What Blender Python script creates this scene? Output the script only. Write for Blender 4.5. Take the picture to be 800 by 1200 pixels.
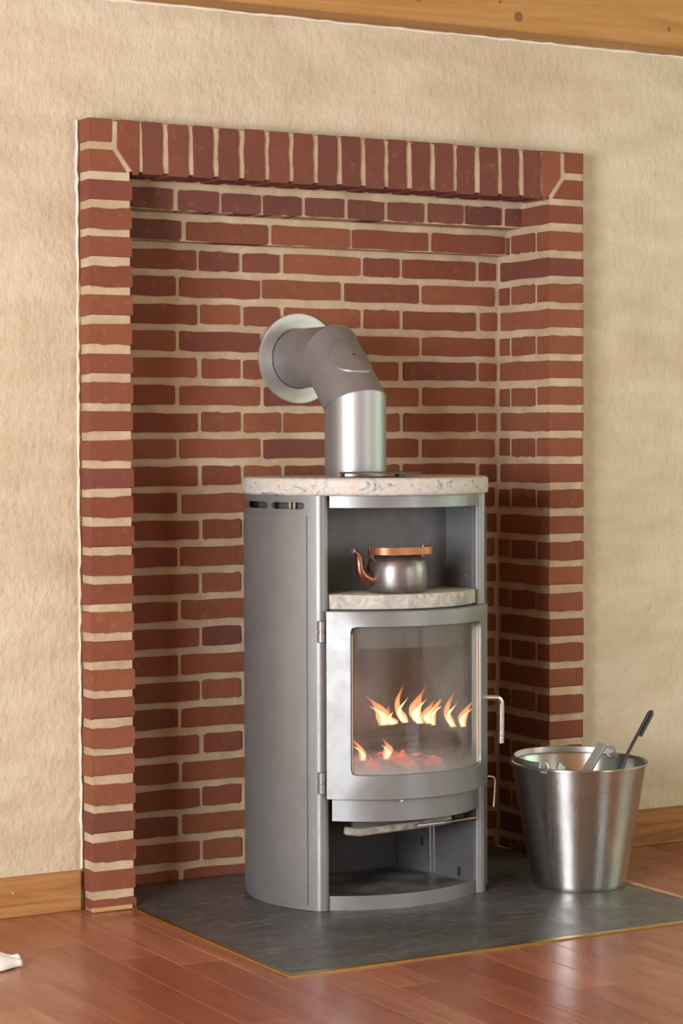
import bpy, bmesh, math, random
from mathutils import Vector, Matrix
for o in list(bpy.data.objects): bpy.data.objects.remove(o)
SC = bpy.context.scene
COL = SC.collection
rnd = random.Random(7)
PI = math.pi
R_ = math.radians

# ---------------------------------------------------------------- camera
CAM = Vector((-2.0458, -4.7876, 1.0962))
yaw, pit, rol = .5150, .0326, .0030
fw = Vector((math.sin(yaw)*math.cos(pit), math.cos(yaw)*math.cos(pit), -math.sin(pit)))
rt = Vector((math.cos(yaw), -math.sin(yaw), 0))
dn = fw.cross(rt)
r2 = math.cos(rol)*rt + math.sin(rol)*dn
d2 = math.cos(rol)*dn - math.sin(rol)*rt
cd = bpy.data.cameras.new('camera')
cam = bpy.data.objects.new('camera', cd); COL.objects.link(cam)
m3 = Matrix((r2, -d2, -fw)).transposed()
cam.matrix_world = Matrix.Translation(CAM) @ m3.to_4x4()
cd.sensor_fit = 'VERTICAL'; cd.sensor_height = 36.0; cd.sensor_width = 24.0
cd.lens = 2633.4/1200*36.0
cd.clip_start = .05
SC.camera = cam

# ---------------------------------------------------------------- light
SC.view_settings.view_transform = 'Standard'
SC.view_settings.look = 'None'
SC.view_settings.gamma = 1.0
SC.view_settings.use_curve_mapping = False
SC.view_settings.exposure = 0.13
w = bpy.data.worlds.new('world'); SC.world = w; w.use_nodes = True
bg = w.node_tree.nodes['Background']
bg.inputs[0].default_value = (.80, .90, 1.0, 1); bg.inputs[1].default_value = .7

def area(name, loc, target, sx, sy, power, color):
    l = bpy.data.lights.new(name, 'AREA'); l.shape = 'RECTANGLE'; l.size = sx; l.size_y = sy
    l.energy = power; l.color = color
    o = bpy.data.objects.new(name, l); COL.objects.link(o); o.location = loc
    o.rotation_euler = (Vector(target)-Vector(loc)).to_track_quat('-Z', 'Y').to_euler()
    return o
# daylight through the three windows of the room
area('daylight_left', (-3.36, -2.95, 1.2), (0, -2.95, 1.2), 1.9, 1.5, 250, (.985, .985, 1.0))
area('daylight_behind', (2.35, -6.16, 1.35), (2.35, 0, 1.35), 1.5, 1.3, 52, (.95, .98, 1.0))
area('daylight_right', (3.56, -1.75, 1.35), (0, -1.75, 1.35), 1.7, 1.3, 22, (.70, 1.0, .72))

# ---------------------------------------------------------------- helpers
class MB:
    def __init__(s): s.v = []; s.f = []
    def add(s, vs, fs):
        k = len(s.v); s.v += [tuple(p) for p in vs]; s.f += [tuple(i+k for i in f) for f in fs]
    def box(s, x0, x1, y0, y1, z0, z1):
        s.add([(x0,y0,z0),(x1,y0,z0),(x1,y1,z0),(x0,y1,z0),(x0,y0,z1),(x1,y0,z1),(x1,y1,z1),(x0,y1,z1)],
              [(0,3,2,1),(4,5,6,7),(0,1,5,4),(1,2,6,5),(2,3,7,6),(3,0,4,7)])
    def prism_z(s, poly, z0, z1):
        n = len(poly)
        s.add([(x,y,z0) for x,y in poly]+[(x,y,z1) for x,y in poly],
              [tuple(range(n-1,-1,-1)), tuple(range(n,2*n))]+[(i,(i+1)%n,n+(i+1)%n,n+i) for i in range(n)])
    def prism_y(s, poly, y0, y1):      # poly in (x,z), counter-clockwise seen from -y
        n = len(poly)
        s.add([(x,y0,z) for x,z in poly]+[(x,y1,z) for x,z in poly],
              [tuple(range(n)), tuple(range(2*n-1,n-1,-1))]+[((i+1)%n,i,n+i,n+(i+1)%n) for i in range(n)])
    def sheet_z(s, path, thick, z0, z1, closed=False):   # 2-D path offset to a wall of some thickness
        n = len(path); a = []; b = []
        for i in range(n):
            p0 = Vector(path[max(i-1,0)]); p1 = Vector(path[min(i+1,n-1)])
            t = (p1-p0).normalized(); nr = Vector((t.y,-t.x))*thick/2
            c = Vector(path[i]); a.append(c+nr); b.append(c-nr)
        poly = a+b[::-1]
        vs = [(p.x,p.y,z0) for p in poly]+[(p.x,p.y,z1) for p in poly]; N = 2*n; fs = []
        for i in range(N): fs.append((i,(i+1)%N,N+(i+1)%N,N+i))
        for i in range(n-1):
            fs.append((i,N-1-i,N-2-i,i+1)); fs.append((N+i,N+i+1,N+N-2-i,N+N-1-i))
        s.add(vs, fs)
    def lathe(s, prof, seg=48, c=(0,0,0), cap0=False, cap1=False):
        n = len(prof); vs = []; fs = []
        for k in range(seg):
            a = 2*PI*k/seg
            for r,z in prof: vs.append((c[0]+r*math.cos(a), c[1]+r*math.sin(a), c[2]+z))
        for k in range(seg):
            k2 = (k+1)%seg
            for i in range(n-1): fs.append((k*n+i,k2*n+i,k2*n+i+1,k*n+i+1))
        if cap0: fs.append(tuple(k*n for k in range(seg-1,-1,-1)))
        if cap1: fs.append(tuple(k*n+n-1 for k in range(seg)))
        s.add(vs, fs)
    def tube(s, pts, rad, seg=12, flat=None, up=None):
        pts = [Vector(p) for p in pts]; n = len(pts)
        rad = rad if isinstance(rad,(list,tuple)) else [rad]*n
        vs = []; fs = []; prev = None
        for i,p in enumerate(pts):
            t = (pts[min(i+1,n-1)]-pts[max(i-1,0)]).normalized()
            if prev is None:
                u = Vector(up) if up else (Vector((0,0,1)) if abs(t.z)<.9 else Vector((1,0,0)))
            else: u = prev
            u = (u-t*u.dot(t)).normalized(); prev = u; v = t.cross(u)
            for k in range(seg):
                a = 2*PI*k/seg
                cu, cv = (math.cos(a), math.sin(a))
                if flat: vs.append(p+u*cu*flat[0]+v*cv*flat[1])
                else: vs.append(p+(u*cu+v*cv)*rad[i])
        for i in range(n-1):
            for k in range(seg):
                k2 = (k+1)%seg; fs.append((i*seg+k,i*seg+k2,(i+1)*seg+k2,(i+1)*seg+k))
        fs.append(tuple(range(seg-1,-1,-1))); fs.append(tuple((n-1)*seg+k for k in range(seg)))
        s.add(vs, fs)
    def bar(s, pts, wu, wv, up):         # rectangular section along a path
        pts = [Vector(p) for p in pts]; n = len(pts); vs = []; fs = []; u = Vector(up)
        for i,p in enumerate(pts):
            t = (pts[min(i+1,n-1)]-pts[max(i-1,0)]).normalized()
            u = (Vector(up)-t*Vector(up).dot(t)).normalized(); v = t.cross(u)
            for a,b in ((-1,-1),(1,-1),(1,1),(-1,1)): vs.append(p+u*a*wu/2+v*b*wv/2)
        for i in range(n-1):
            for k in range(4):
                k2=(k+1)%4; fs.append((i*4+k,i*4+k2,(i+1)*4+k2,(i+1)*4+k))
        fs.append((3,2,1,0)); fs.append(tuple((n-1)*4+k for k in range(4)))
        s.add(vs, fs)
    def mesh(s, name, smooth=None, bevel=0, seg=1):
        me = bpy.data.meshes.new(name); me.from_pydata(s.v, [], s.f)
        bm = bmesh.new(); bm.from_mesh(me)
        bmesh.ops.remove_doubles(bm, verts=bm.verts, dist=1e-6)
        bmesh.ops.recalc_face_normals(bm, faces=bm.faces)
        if bevel:
            es = [e for e in bm.edges if len(e.link_faces)==2 and e.calc_face_angle(0)>R_(30)]
            bmesh.ops.bevel(bm, geom=es, offset=bevel, segments=seg, affect='EDGES', profile=.5, clamp_overlap=True)
        bm.to_mesh(me); bm.free()
        if smooth is not None:
            me.polygons.foreach_set('use_smooth', [True]*len(me.polygons))
            me.set_sharp_from_angle(angle=R_(smooth))
        return me
    def build(s, name, mat, parent=None, smooth=None, bevel=0, seg=1, loc=None):
        return obj(name, s.mesh(name, smooth, bevel, seg), mat, parent, loc)
def obj(name, me, mat, parent=None, loc=None):
    if mat is not None and not me.materials: me.materials.append(mat)
    o = bpy.data.objects.new(name, me); COL.objects.link(o)
    if parent: o.parent = parent
    if loc: o.location = loc
    return o
def empty(name, loc, label, cat, group=None):
    o = bpy.data.objects.new(name, None); COL.objects.link(o); o.location = loc
    o.empty_display_size = .05
    return tag(o, label, cat, group)
def tag(o, label=None, cat=None, group=None, kind=None):
    if label: o['label'] = label
    if cat: o['category'] = cat
    if group: o['group'] = group
    if kind: o['kind'] = kind
    return o
def arc(cx, cy, R, a0, a1, n):      # angle 0 = straight to the front (-y), positive to the right (+x)
    return [(cx+R*math.sin(R_(a0+(a1-a0)*i/n)), cy-R*math.cos(R_(a0+(a1-a0)*i/n))) for i in range(n+1)]

# ---------------------------------------------------------------- materials
class M:
    def __init__(s, name, color=(.5,.5,.5), rough=.5, metal=0., spec=.5):
        s.m = bpy.data.materials.new(name); s.m.use_nodes = True
        s.nt = s.m.node_tree; s.b = s.nt.nodes['Principled BSDF']
        s.b.inputs['Base Color'].default_value = (*color,1)
        s.b.inputs['Roughness'].default_value = rough
        s.b.inputs['Metallic'].default_value = metal
        s.b.inputs['Specular IOR Level'].default_value = spec
        s._h = None
    def n(s, t, **kw):
        nd = s.nt.nodes.new(t)
        for k,v in kw.items(): setattr(nd,k,v)
        return nd
    def l(s, a, b): s.nt.links.new(a, b)
    def coords(s, scale=(1,1,1), rand=False, rot=(0,0,0)):
        tc = s.n('ShaderNodeTexCoord'); mp = s.n('ShaderNodeMapping')
        mp.inputs['Scale'].default_value = scale; mp.inputs['Rotation'].default_value = rot
        out = tc.outputs['Object']
        if rand:
            oi = s.n('ShaderNodeObjectInfo'); mu = s.n('ShaderNodeMath', operation='MULTIPLY'); mu.inputs[1].default_value = 57.3
            s.l(oi.outputs['Random'], mu.inputs[0])
            ad = s.n('ShaderNodeVectorMath', operation='ADD'); s.l(out, ad.inputs[0]); s.l(mu.outputs[0], ad.inputs[1]); out = ad.outputs[0]
        s.l(out, mp.inputs['Vector']); return mp.outputs['Vector']
    def noise(s, vec, scale, detail=4, rough=.55, dist=0):
        nz = s.n('ShaderNodeTexNoise'); nz.inputs['Scale'].default_value = scale
        nz.inputs['Detail'].default_value = detail; nz.inputs['Roughness'].default_value = rough
        nz.inputs['Distortion'].default_value = dist
        s.l(vec, nz.inputs['Vector']); return nz.outputs['Fac']
    def voro(s, vec, scale, feature='F1'):
        v = s.n('ShaderNodeTexVoronoi', feature=feature); v.inputs['Scale'].default_value = scale
        s.l(vec, v.inputs['Vector']); return v.outputs['Distance']
    def ramp(s, fac, stops):
        r = s.n('ShaderNodeValToRGB'); el = r.color_ramp.elements
        el[0].position = stops[0][0]; el[0].color = (*stops[0][1],1)
        el[1].position = stops[-1][0]; el[1].color = (*stops[-1][1],1)
        for p,c in stops[1:-1]: e = el.new(p); e.color = (*c,1)
        s.l(fac, r.inputs['Fac']); return r.outputs['Color']
    def mix(s, fac, a, b, mode='MIX'):
        m = s.n('ShaderNodeMix', data_type='RGBA', blend_type=mode)
        for val, sock in ((fac,m.inputs[0]),(a,m.inputs[6]),(b,m.inputs[7])):
            if isinstance(val,(int,float)): sock.default_value = val
            elif isinstance(val,tuple): sock.default_value = (*val,1)
            else: s.l(val, sock)
        return m.outputs[2]
    def rand(s):
        return s.n('ShaderNodeObjectInfo').outputs['Random']
    def math(s, op, a, b=0.):
        m = s.n('ShaderNodeMath', operation=op)
        for val, sock in ((a,m.inputs[0]),(b,m.inputs[1])):
            if isinstance(val,(int,float)): sock.default_value = val
            else: s.l(val, sock)
        return m.outputs[0]
    def col(s, c): s.l(c, s.b.inputs['Base Color']); return s
    def rgh(s, c): s.l(c, s.b.inputs['Roughness']); return s
    def bump(s, h, strength=.3, dist=.01):
        b = s.n('ShaderNodeBump'); b.inputs['Strength'].default_value = strength; b.inputs['Distance'].default_value = dist
        s.l(h, b.inputs['Height'])
        if s._h: s.l(s._h, b.inputs['Normal'])
        s._h = b.outputs['Normal']; s.l(s._h, s.b.inputs['Normal']); return s

MT = {}
# plaster
p = M('lime_plaster', rough=.92, spec=.2); v = p.coords()
big = p.noise(v, 1.6, 3); mid = p.noise(p.coords((1,1,3)), 5, 4)
c = p.ramp(big, [(.32,(.53,.455,.315)), (.5,(.61,.54,.40)), (.68,(.67,.61,.48))])
c = p.mix(.35, c, p.ramp(mid, [(.35,(.50,.405,.28)),(.65,(.69,.62,.50))]))
p.col(c)
p.bump(p.noise(v, 9, 4, .6), .45, .025); p.bump(p.noise(p.coords((1,1,.6)), 55, 5, .65), .55, .008)
MT['plaster'] = p.m
p = M('plaster_edge', (.80,.74,.64), .9); p.bump(p.noise(p.coords(), 80, 3), .4, .004); MT['plaster_edge'] = p.m
# white ceiling
MT['ceiling'] = M('ceiling_paint', (.78,.74,.66), .9).m
MT['roomwall'] = MT['plaster']
# brick
def brick_mat(name, tones):
    p = M(name, rough=.86, spec=.25); v = p.coords(rand=True)
    base = p.ramp(p.rand(), tones)
    n1 = p.noise(v, 14, 4, .65)
    c = p.mix(n1, base, (.12,.042,.034)); c = p.mix(.55, base, c)
    c = p.mix(p.ramp(p.noise(v, 42, 3, .6), [(.60,(0,0,0)),(.76,(.30,.30,.30))]), c, (.42,.20,.12))
    p.col(c); p.bump(p.noise(v, 45, 5, .65), .5, .005); p.bump(p.noise(v, 9, 3), .3, .006)
    return p.m
MT['brick'] = brick_mat('red_brick', [(0,(.205,.066,.036)),(.25,(.250,.086,.046)),(.5,(.300,.108,.054)),(.75,(.225,.072,.040)),(.9,(.255,.085,.048)),(1,(.150,.055,.042))])
MT['brick_dark'] = brick_mat('purple_brown_brick', [(0,(.150,.056,.042)),(.3,(.185,.068,.048)),(.6,(.165,.060,.044)),(1,(.215,.078,.052))])
# mortar
p = M('lime_mortar', rough=.95, spec=.15); v = p.coords()
p.col(p.ramp(p.noise(v, 12, 5, .6), [(.3,(.42,.315,.21)),(.55,(.52,.41,.285)),(.75,(.60,.49,.36))]))
p.bump(p.noise(v, 70, 5, .65), .5, .005); p.bump(p.noise(v, 18, 3), .35, .006)
MT['mortar'] = p.m
# floor planks
p = M('red_floor_plank', rough=.26, spec=.5); v = p.coords((5,.55,1), rand=True)
tone = p.ramp(p.rand(), [(0,(.27,.092,.056)),(.3,(.36,.135,.082)),(.6,(.30,.102,.062)),(.8,(.40,.165,.098)),(1,(.43,.185,.11))])
g = p.noise(v, 4.5, 6, .65, .6); g2 = p.noise(p.coords((60,3,1), rand=True), 3, 3)
c = p.mix(p.ramp(g, [(.35,(0,0,0)),(.68,(.6,.6,.6))]), tone, (.18,.055,.032))
c = p.mix(p.ramp(g2, [(.5,(0,0,0)),(.75,(.22,.22,.22))]), c, (.44,.17,.095))
p.col(c); p.bump(g2, .06, .002)
p.rgh(p.ramp(g, [(.3,(.20,.20,.20)),(.8,(.32,.32,.32))]))
MT['plank'] = p.m
# oak baseboard / beam
def wood(name, a, b, dk, axis=0, rough=.5, sc=1.0):
    p = M(name, rough=rough, spec=.35); s = [7,7,7]; s[axis] = .55
    v = p.coords(tuple(s)); g = p.noise(v, 5*sc, 5, .6, 1.2); f = p.noise(p.coords(tuple(x*4 for x in s)), 6*sc, 3)
    c = p.ramp(g, [(.3,dk),(.48,a),(.7,b)]); c = p.mix(p.ramp(f,[(.5,(0,0,0)),(.8,(.5,.5,.5))]), c, dk)
    p.col(c); p.bump(g, .08, .003); return p
MT['oak'] = wood('oak_baseboard', (.36,.175,.058), (.44,.228,.085), (.22,.092,.028), rough=.42).m
p = wood('pine_beam', (.44,.235,.075), (.52,.295,.105), (.36,.165,.045), rough=.6, sc=.55); MT['pine'] = p.m
MT['strip'] = wood('light_wood_strip', (.52,.32,.15), (.62,.42,.22), (.40,.22,.1)).m
MT['knot'] = M('pine_knot', (.22,.10,.035), .6).m
# hearth plate
p = M('steel_hearth_plate', rough=.4, metal=0.35, spec=.5); v = p.coords()
c = p.ramp(p.noise(v, 3, 5, .6), [(.3,(.070,.073,.078)),(.7,(.135,.140,.147))])
scr = p.noise(p.coords((1.2,9,1), rot=(0,0,.75)), 5.2, 6, .75, 2.2); scr2 = p.noise(p.coords((8,1.3,1), rot=(0,0,.35)), 6.1, 6, .75, 2.6)
c = p.mix(p.ramp(scr,[(.54,(0,0,0)),(.68,(.8,.8,.8))]), c, (.36,.37,.38))
c = p.mix(p.ramp(scr2,[(.55,(0,0,0)),(.70,(.7,.7,.7))]), c, (.34,.34,.34))
p.col(c); p.rgh(p.ramp(p.noise(v, 7, 4), [(.3,(.30,.30,.30)),(.7,(.50,.50,.50))]))
MT['hearth'] = p.m
MT['brass'] = M('brass_edging', (.62,.44,.17), .32, 1.0).m
# stove paint
p = M('grey_stove_paint', (.245,.25,.262), .42, .55, .5); v = p.coords()
p.col(p.ramp(p.noise(v, 5, 4), [(.3,(.230,.243,.252)),(.7,(.275,.288,.296))])); p.rgh(p.ramp(p.noise(v, 30, 4), [(.3,(.38,.38,.38)),(.7,(.48,.48,.48))]))
MT['stove'] = p.m
p = M('heat_tinted_stove_paint', (.2,.2,.2), .42, .55); v = p.coords((1,1,1))
MT['stove_dark'] = M('dark_stove_interior', (.05,.048,.048), .6, .2).m
MT['stove_black'] = M('black_sheet_steel', (.02,.02,.02), .6, .2).m
p = M('grey_inner_sheet', (.17,.17,.175), .5, .45); p.col(p.ramp(p.noise(p.coords(), 9, 5, .65), [(.3,(.10,.10,.103)),(.7,(.165,.165,.168))])); MT['inner'] = p.m
# pipe
p = M('satin_flue_pipe', (.40,.41,.42), .46, .75); MT['pipe'] = p.m
p = M('dull_flue_elbow', (.27,.245,.235), .5, .5); p.col(p.ramp(p.noise(p.coords(), 8, 3), [(.3,(.265,.265,.268)),(.7,(.345,.345,.347))])); MT['elbow'] = p.m
MT['collar'] = M('pale_flue_collar', (.50,.52,.50), .35, .6).m
# granite
p = M('cream_granite', rough=.45, spec=.4); v = p.coords()
a = p.noise(p.coords((1,1,2.0), rot=(0,.6,.3)), 12, 7, .72, 2.2); b_ = p.noise(v, 70, 4, .7)
c = p.ramp(a, [(.34,(.13,.135,.135)),(.40,(.42,.44,.43)),(.50,(.58,.585,.56)),(.58,(.52,.46,.36)),(.63,(.57,.57,.54)),(.72,(.25,.26,.26))])
c = p.mix(p.ramp(b_, [(.60,(0,0,0)),(.70,(.8,.8,.8))]), c, (.12,.12,.12))
p.col(c); p.bump(b_, .35, .004); MT['granite'] = p.m
p = M('grey_soapstone', rough=.6, spec=.3); v = p.coords()
a = p.noise(v, 30, 6, .7, 1.2)
p.col(p.ramp(a, [(.3,(.28,.285,.28)),(.5,(.46,.455,.42)),(.7,(.66,.64,.57))])); p.bump(p.noise(v, 60, 4), .6, .006); MT['soapstone'] = p.m
# steel etc
def steel(name, col, rough, var=.08, aniso=.85):
    p = M(name, col, rough, 1.0); n_ = p.noise(p.coords((1,1,.25)), 9, 5, .65)
    p.rgh(p.ramp(n_, [(.3,(rough-var,)*3),(.7,(rough+var,)*3)]))
    n2 = p.noise(p.coords(), 14, 4, .6)
    p.col(p.ramp(n2, [(.35,tuple(x*.86 for x in col)),(.65,col)]))
    p.b.inputs['Anisotropic'].default_value = aniso; p.b.inputs['Anisotropic Rotation'].default_value = 0.25
    tg = p.n('ShaderNodeTangent', direction_type='RADIAL', axis='Z'); p.l(tg.outputs[0], p.b.inputs['Tangent'])
    return p.m
MT['steel'] = steel('brushed_stainless_steel', (.62,.62,.61), .31)
MT['steel_plain'] = M('bright_steel', (.66,.66,.66), .28, 1.0).m
MT['chrome'] = M('chrome_handle', (.82,.83,.85), .22, 1.0).m
MT['zinc'] = M('galvanised_bar', (.42,.45,.47), .45, .7).m
MT['iron'] = M('dark_iron_rod', (.065,.07,.085), .42, .7).m
p = M('tarnished_copper_kettle', (.2,.17,.16), .38, .85); v = p.coords()
c = p.ramp(p.noise(p.coords((1,1,.35)), 22, 5, .65), [(.3,(.15,.145,.15)),(.6,(.29,.275,.265)),(.8,(.36,.31,.28))])
p.col(c); MT['kettle'] = p.m
MT['copper_dark'] = M('dark_copper_spout', (.23,.105,.075), .3, .9).m
MT['copper'] = M('copper_band', (.42,.185,.09), .45, .75).m
MT['tin'] = M('tinned_rim', (.6,.58,.54), .35, .9).m
MT['wire'] = M('pale_wire', (.58,.48,.36), .4, .5).m
MT['gasket'] = M('fibre_gasket', (.62,.50,.38), .9).m
p = M('crusted_grey_bar', (.28,.25,.22), .85); p.col(p.ramp(p.noise(p.coords(), 40, 5), [(.3,(.16,.14,.12)),(.7,(.42,.375,.33))])); p.bump(p.noise(p.coords(), 60, 4), .5, .005); MT['crust'] = p.m
p = M('glossy_patchy_floor_sheet', (.12,.125,.13), .3, .4); v = p.coords()
vo = p.voro(v, 11); p.col(p.ramp(vo, [(.15,(.30,.305,.315)),(.5,(.20,.205,.21)),(.75,(.06,.06,.06))])); MT['tray'] = p.m
p = M('firebrick', rough=.9); p.col(p.ramp(p.noise(p.coords(), 8, 5), [(.3,(.08,.08,.082)),(.7,(.26,.26,.26))])); MT['firebrick'] = p.m
p = M('charred_log', rough=.9); v = p.coords((1,1,1)); p.col(p.ramp(p.noise(p.coords((2,12,12)), 6, 5), [(.35,(.02,.016,.014)),(.6,(.10,.065,.045)),(.75,(.20,.13,.09))])); p.bump(p.noise(p.coords((2,12,12)), 8, 4), .8, .01); MT['log'] = p.m
p = M('glowing_embers', (.08,.02,.01), .9); v = p.coords(); e = p.noise(v, 16, 4, .6)
p.l(p.ramp(e, [(.4,(.05,.006,.002)),(.55,(.9,.10,.04)),(.72,(1,.42,.20))]), p.b.inputs['Emission Color']); p.b.inputs['Emission Strength'].default_value = 1.4; MT['ember'] = p.m
MT['ash'] = M('wood_ash', (.42,.38,.35), .95).m
MT['cloth'] = M('white_cloth', (.80,.79,.78), .9).m
MT['screw'] = M('screw_head', (.5,.48,.44), .4, .9).m
MT['winframe'] = M('white_window_paint', (.75,.75,.73), .5).m
# flame: emission fading into clear air towards the tip
def flame_mat(name, cols, strength, clear):
    m = bpy.data.materials.new(name); m.use_nodes = True; nt = m.node_tree; nt.nodes.clear()
    tc = nt.nodes.new('ShaderNodeTexCoord'); sp = nt.nodes.new('ShaderNodeSeparateXYZ'); nt.links.new(tc.outputs['Generated'], sp.inputs[0])
    def rampn(st):
        r = nt.nodes.new('ShaderNodeValToRGB'); e = r.color_ramp.elements
        e[0].position = st[0][0]; e[0].color = (*st[0][1],1); e[1].position = st[-1][0]; e[1].color = (*st[-1][1],1)
        for p_,c_ in st[1:-1]: k = e.new(p_); k.color = (*c_,1)
        nt.links.new(sp.outputs['Z'], r.inputs[0]); return r.outputs[0]
    em = nt.nodes.new('ShaderNodeEmission'); em.inputs[1].default_value = strength; nt.links.new(rampn(cols), em.inputs[0])
    tr = nt.nodes.new('ShaderNodeBsdfTransparent'); mx = nt.nodes.new('ShaderNodeMixShader')
    nt.links.new(rampn([(p_,(c_,c_,c_)) for p_,c_ in clear]), mx.inputs[0])
    nt.links.new(em.outputs[0], mx.inputs[1]); nt.links.new(tr.outputs[0], mx.inputs[2])
    o = nt.nodes.new('ShaderNodeOutputMaterial'); nt.links.new(mx.outputs[0], o.inputs[0]); return m
MT['flame'] = flame_mat('flame', [(0,(1,.50,.22)),(.3,(1,.50,.20)),(.65,(1,.36,.11)),(1,(.9,.18,.05))], 1.9, [(0,.7),(.15,.45),(.55,.55),(1,.92)])
MT['flame_core'] = flame_mat('flame_core', [(0,(1,.72,.42)),(.4,(1,.78,.46)),(1,(1,.55,.22))], 4.2, [(0,.5),(.15,.08),(.6,.25),(1,.85)])
def glass_mat(name, soot=True):
    m = bpy.data.materials.new(name); m.use_nodes = True; nt = m.node_tree; nt.nodes.clear()
    tr = nt.nodes.new('ShaderNodeBsdfTransparent'); tr.inputs[0].default_value = (.93,.93,.92,1)
    gl = nt.nodes.new('ShaderNodeBsdfGlossy'); gl.inputs['Roughness'].default_value = .06
    m1 = nt.nodes.new('ShaderNodeMixShader'); m1.inputs[0].default_value = .08
    nt.links.new(tr.outputs[0], m1.inputs[1]); nt.links.new(gl.outputs[0], m1.inputs[2])
    out = m1.outputs[0]
    if soot:
        tc = nt.nodes.new('ShaderNodeTexCoord'); nz = nt.nodes.new('ShaderNodeTexNoise'); nz.inputs['Scale'].default_value = 9; nz.inputs['Detail'].default_value = 5
        mp = nt.nodes.new('ShaderNodeMapping'); mp.inputs['Scale'].default_value = (1,1,.45)
        nt.links.new(tc.outputs['Object'], mp.inputs[0]); nt.links.new(mp.outputs[0], nz.inputs['Vector'])
        r = nt.nodes.new('ShaderNodeValToRGB'); r.color_ramp.elements[0].position = .35; r.color_ramp.elements[0].color = (.02,.02,.02,1)
        r.color_ramp.elements[1].position = .7; r.color_ramp.elements[1].color = (.17,.17,.17,1); nt.links.new(nz.outputs['Fac'], r.inputs[0])
        # film of dust is thicker along the lower edge of the pane
        sp = nt.nodes.new('ShaderNodeSeparateXYZ'); nt.links.new(tc.outputs['Generated'], sp.inputs[0])
        r3 = nt.nodes.new('ShaderNodeValToRGB'); r3.color_ramp.elements[0].position = .03; r3.color_ramp.elements[0].color = (.6,.6,.6,1)
        r3.color_ramp.elements[1].position = .19; r3.color_ramp.elements[1].color = (0,0,0,1); nt.links.new(sp.outputs['Z'], r3.inputs[0])
        ad = nt.nodes.new('ShaderNodeMath'); ad.operation = 'ADD'; ad.use_clamp = True; nt.links.new(r.outputs[0], ad.inputs[0]); nt.links.new(r3.outputs[0], ad.inputs[1])
        df = nt.nodes.new('ShaderNodeBsdfDiffuse'); df.inputs[0].default_value = (.36,.355,.35,1)
        m2 = nt.nodes.new('ShaderNodeMixShader'); nt.links.new(ad.outputs[0], m2.inputs[0]); nt.links.new(out, m2.inputs[1]); nt.links.new(df.outputs[0], m2.inputs[2]); out = m2.outputs[0]
    o = nt.nodes.new('ShaderNodeOutputMaterial'); nt.links.new(out, o.inputs[0]); return m
MT['stoveglass'] = glass_mat('smoky_stove_glass')
MT['winglass'] = glass_mat('window_glass', False)

# ================================================================ THE ROOM
X0, X1, Y0, YW, ZC = -3.4, 3.6, -6.2, .058, 2.42
H = .0667; Z0 = 1.7718; W = 21*H-.012; PW = .108     # course height, mitre height, surround width, pier width
DB = .24; ZT = 1.834
def zi(i): return Z0-H*i

# back wall: plaster skin with a hole for the brick surround, edges turned in unevenly
def plaster_wall():
    xs = [X0, -2.4, -1.6, -1.0]; x = -.9
    while x < -.03: xs.append(round(x,4)); x += .03
    xs += [-.012, 0.0]; nx = 46
    xs += [W*i/nx for i in range(1,nx)] + [W, W+.012]; x = W+.03
    while x < 2.3: xs.append(round(x,4)); x += .03
    xs += [2.6, 3.0, X1]
    zs = []; z = 0
    while z < ZT-.02: zs.append(round(z,4)); z += .03
    zs += [ZT, ZT+.012]; z = ZT+.03
    while z < ZC: zs.append(round(z,4)); z += .03
    zs.append(ZC)
    r = random.Random(3); vs = []; idx = {}; e = 1e-4
    for j,z in enumerate(zs):
        for i,x in enumerate(xs):
            y = YW + .0025*math.sin(x*7.1+z*3.3)*math.sin(z*5.7-x*2.2) + r.uniform(-.0006,.0006)
            xx, zz = x, z
            onL = abs(x)<e and z<ZT+e; onR = abs(x-W)<e and z<ZT+e; onT = abs(z-ZT)<e and -e<x<W+e
            if onL or onR or onT:
                y += .002
                if onL: xx = x+r.uniform(0,.003)
                if onR: xx = x-r.uniform(0,.003)
                if onT: zz = z+r.uniform(-.002,.002)
            idx[i,j] = len(vs); vs.append((xx,y,zz))
    fs = []
    for j in range(len(zs)-1):
        for i in range(len(xs)-1):
            if xs[i]>-e and xs[i+1]<W+e and zs[j+1]<ZT+e: continue
            fs.append((idx[i,j],idx[i+1,j],idx[i+1,j+1],idx[i,j+1]))
    m = MB(); m.add(vs,fs)
    # solid masonry behind the skin
    m.box(X0,-.0,YW+.012,.5,0,ZC); m.box(W,X1,YW+.012,.5,0,ZC); m.box(0,W,YW+.012,.5,ZT+.006,ZC)
    me = bpy.data.meshes.new('wall_back'); me.from_pydata(m.v,[],m.f)
    me.polygons.foreach_set('use_smooth',[len(p_.vertices)==4 and True for p_ in me.polygons]); me.set_sharp_from_angle(angle=R_(40))
    return tag(obj('wall_back', me, MT['plaster']), kind='structure')
wall = plaster_wall()
rb = random.Random(5)
m = MB(); m.tube([(-.0045+rb.uniform(-.0015,.0015),YW-.0005,.094+(ZT-.094)*i/90) for i in range(91)],[.0030+rb.uniform(-.0008,.0012) for _ in range(91)],6); m.build('edge_bead', MT['plaster_edge'], wall, 60)
m = MB(); m.tube([(-1.2+4.2*i/140,YW-.001,2.1195+rb.uniform(-.0015,.0015)) for i in range(141)],[.0035+rb.uniform(-.0012,.0015) for _ in range(141)],6); m.build('edge_bead', MT['plaster_edge'], wall, 60)
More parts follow.
